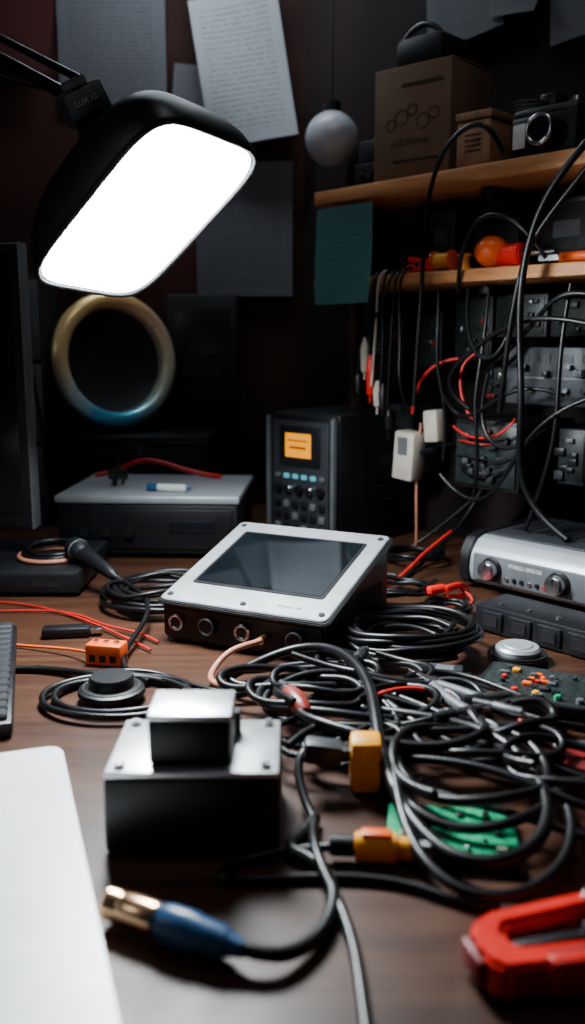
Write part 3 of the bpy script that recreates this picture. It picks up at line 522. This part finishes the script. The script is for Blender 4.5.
# red clamp foreground
b=empty('quick_grip_clamp',(.160,.503,0),14)
prism('frame',b,[(-.054,-.024),(-.046,-.034),(.052,-.042),(.060,-.036),(.060,-.026),(-.030,-.017),(-.034,-.004),(-.028,.004),(.05,.010),(.11,.014),(.11,.027),(.05,.024),(-.034,.018),(-.048,.010),(-.056,-.008)],.024,(0,0,.002),RED,bev=.003)
box('rail',b,(.10,.008,.010),(.022,-.006,.013),BLK,.002); box('jaw_pad',b,(.012,.026,.018),(-.053,-.010,.014),DRED,.003); cyl('pivot',b,.005,.028,(.038,.016,.015),STE,bev=.001)
box('body_label',b,(.034,.005,.001),(.0,-.030,.0265),DRED,0); box('trigger',b,(.018,.014,.018),(.030,-.008,.014),BLK,.003); box('lower_grip',b,(.075,.012,.026),(.018,-.036,.0145),RED,.004,(0,0,-5))
for i in range(5): box('rib_%d'%i,b,(.003,.009,.002),(.055+.009*i,.018,.0265),DRED,.0005)
# ---------------------------------------------------------------- cables on desk
K=1.15
tube('coiled_power_cable',None,[(coil(.146,1.055,.078,.070,7,.005,.008,.010),.0036,0),(coil(.135,1.045,.070,.062,3,.012,.01,.014,20),.0032,0)],[RUB],k=K)
tube('coiled_audio_cable',None,[(coil(-.185,1.275,.085,.085,5,.004,.007,.012),.0034,0),(coil(-.19,1.26,.07,.06,2,.02,.01,.015,40),.0028,0)],[RUB],k=K)
tube('puck_cable',None,[(coil(-.19,.912,.082,.060,2.3,.004,.002,.006,0,30)+[(-.26,.99,.005),(-.33,1.0,.004),(-.42,.98,.004)],.0034,0),
   ([(-.30,1.0,.004),(-.24,.975,.004),(-.20,.972,.012),(-.15,.985,.004),(-.12,.95,.004),(-.08,.92,.006)],.003,0)],[RUB],k=K)
big=[]
big.append(([(-.085,.945,.006),(-.03,.995,.02),(.02,1.0,.035),(.063,.935,.045),(.080,.835,.045),(.074,.74,.035),(.082,.66,.022),(.106,.590,.014),(.146,.572,.018),(.184,.60,.02),(.205,.655,.026),(.198,.73,.03),(.168,.785,.03),(.104,.81,.03),(.04,.85,.02)],.0048,0))
big.append(([(-.10,.90,.006),(-.04,.90,.01),(.02,.935,.03),(.07,.90,.03),(.10,.82,.028),(.14,.76,.02),(.20,.72,.02),(.225,.66,.02),(.20,.585,.012),(.15,.545,.008),(.10,.555,.01),(.08,.62,.02),(.085,.70,.03)],.0038,0))
for (cx,cy,rx,ry,l,z0,rot) in((.06,.86,.10,.06,3,.006,-10),(.09,.80,.10,.055,3,.008,-25),(.150,.70,.072,.080,2.2,.010,10),(.02,.93,.09,.04,2.2,.006,5),(.13,.84,.07,.05,2.4,.010,30),(.04,.80,.07,.045,2,.008,40),(.02,.87,.06,.04,2,.02,-20),(.09,.93,.07,.035,2,.01,-30),(.17,.76,.07,.035,1.6,.015,-10),(.23,.71,.06,.045,2.2,.012,-20),(.06,.76,.05,.035,2,.006,10),(.21,.79,.05,.03,1.6,.02,20)):
    big.append((coil(cx,cy,rx,ry,l,z0,.012,.014,rot,random.uniform(0,360)),random.choice((.0028,.0033,.0038)),0))
big.append((coil(.05,.88,.07,.045,.8,.014,.012,.01,20,100),.0022,1)); big.append((coil(.15,.80,.07,.06,.5,.02,.012,.01,-40,10),.0022,1))
big.append(([(.19,.99,.02),(.15,.97,.02),(.09,.98,.012),(.0,.97,.006)],.0026,0))
big.append(([(.42,.78,.006),(.34,.765,.012),(.26,.80,.03),(.20,.77,.03),(.12,.77,.03),(.06,.79,.02)],.0032,0))
big.append(([(.40,.69,.006),(.31,.68,.01),(.23,.70,.018),(.16,.79,.03),(.10,.86,.03),(.05,.93,.02)],.0030,0))
big.append(([(.36,.84,.03),(.30,.815,.02),(.23,.84,.03),(.20,.90,.03),(.15,.93,.03),(.12,.90,.03)],.0030,0))
big.append(([(.38,.66,.006),(.30,.65,.006),(.24,.63,.02),(.19,.68,.03),(.13,.72,.03),(.03,.76,.01)],.0032,0))
big.append(([(.40,.62,.006),(.32,.60,.006),(.24,.60,.012),(.18,.64,.02),(.10,.68,.02),(.05,.74,.012)],.0030,0))
tube('cable_tangle',None,big,[RUB,REDC],k=K)
tube('jack_plug_cable',None,[[(-.030,.492,.0135),(-.012,.486,.012),(.006,.495,.008),(.027,.53,.006),(.030,.575,.006),(.012,.605,.007),(-.01,.612,.008),(.01,.635,.006),(.018,.66,.006)]],RUB,.0050)
tube('trailing_cables',None,[([(.036,.609,.012),(.015,.612,.008),(-.02,.615,.004),(-.06,.585,.004),(-.04,.575,.004),(.03,.585,.004),(.09,.575,.004),(.12,.545,.004),(.14,.55,.004)],.0034,0),
  ([(.018,.655,.006),(.012,.61,.014),(.03,.56,.004),(.042,.50,.004),(.04,.42,.004),(.045,.30,.004)],.0042,0)],[RUB])
tube('red_orange_wires',None,[([(-.50,1.27,.003),(-.434,1.285,.003),(-.34,1.235,.004),(-.27,1.17,.004),(-.21,1.10,.006),(-.175,1.06,.004)],.0016,0),
 ([(-.46,1.22,.003),(-.38,1.235,.003),(-.30,1.22,.006),(-.25,1.14,.006),(-.20,1.13,.006),(-.17,1.09,.004)],.0016,0),
 ([(-.40,1.10,.003),(-.35,1.08,.003),(-.29,1.065,.006),(-.25,1.035,.012),(-.24,1.02,.014)],.0018,1),
 ([(.125,1.31,.006),(.17,1.37,.012),(.20,1.42,.03),(.24,1.46,.05),(.27,1.50,.06)],.003,0),
 ([(.245,1.30,.02),(.26,1.30,.01),(.27,1.265,.006),(.25,1.24,.004),(.20,1.23,.004)],.0022,0),
 ([(-.02,.93,.01),(.02,.905,.02),(.05,.92,.03),(.09,.95,.02)],.0028,0),
 ([(.23,.87,.02),(.21,.85,.02),(.20,.87,.02),(.185,.93,.01)],.0022,0)],[REDC,ORG])
tube('copper_lead',None,[[(-.037,1.035,.026),(-.045,1.015,.028),(-.07,1.0,.03),(-.092,.975,.012),(-.095,.94,.008),(-.07,.92,.012)]],COP,.0035)
tube('background_cables',None,[(coil(.16,1.30,.05,.045,3,.004,.008,.01),.003,0),(coil(.215,1.21,.032,.03,3,.004,.006,.008),.0026,0),(coil(.21,1.52,.05,.05,3,.004,.008,.01),.003,0),
 ([(.35,1.58,.15),(.33,1.58,.10),(.28,1.56,.03),(.22,1.50,.004),(.18,1.40,.004)],.0028,0),
 ([(.22,1.62,.006),(.26,1.62,.03),(.33,1.60,.10),(.38,1.57,.16)],.003,0),
 ([(-.08,1.50,.004),(-.04,1.45,.006),(.0,1.42,.01),(.05,1.44,.006),(.12,1.45,.004),(.17,1.42,.004)],.003,0),
 (coil(-.04,1.50,.05,.04,2,.004,.006,.01),.0026,0),
 ([(-.44,2.07,.35),(-.47,2.03,.42),(-.49,2.0,.50),(-.46,2.02,.60),(-.47,2.06,.75)],.003,0),
 ([(-.56,1.82,.42),(-.52,1.78,.38),(-.49,1.79,.25),(-.50,1.80,.10)],.0026,0)],[RUB],k=K)
# ---------------------------------------------------------------- lights, world, camera
def area(name,loc,target,size,power,col,sy=None):
    l=bpy.data.lights.new(name,'AREA'); l.energy=power; l.size=size; l.color=col
    if sy: l.shape='RECTANGLE'; l.size_y=sy
    o=bpy.data.objects.new(name,l); link(o); o.location=loc; o.rotation_euler=(Vector(target)-Vector(loc)).to_track_quat('-Z','Y').to_euler(); return o
area('ceiling_light',(.15,.9,1.75),(.35,1.2,.2),.3,2.2,(.92,.96,1))
area('left_fill_light',(-1.45,.35,.95),(.35,1.45,.40),.35,1.7,(.85,.93,1))  # unseen fill added from the left to brighten the hanging leads; no window
w=bpy.data.worlds.new('world'); scene.world=w; w.use_nodes=True; w.node_tree.nodes['Background'].inputs[0].default_value=(.3,.4,.5,1); w.node_tree.nodes['Background'].inputs[1].default_value=.015
cam=bpy.data.cameras.new('camera'); co_=bpy.data.objects.new('camera',cam); link(co_)
cam.sensor_fit='VERTICAL'; cam.sensor_height=36; cam.lens=31.64; cam.clip_start=.02
co_.location=(0,0,.38); co_.rotation_euler=(R(90-10.8),0,0)
cam.dof.use_dof=True; cam.dof.focus_distance=1.10; cam.dof.aperture_fstop=3.2
scene.camera=co_
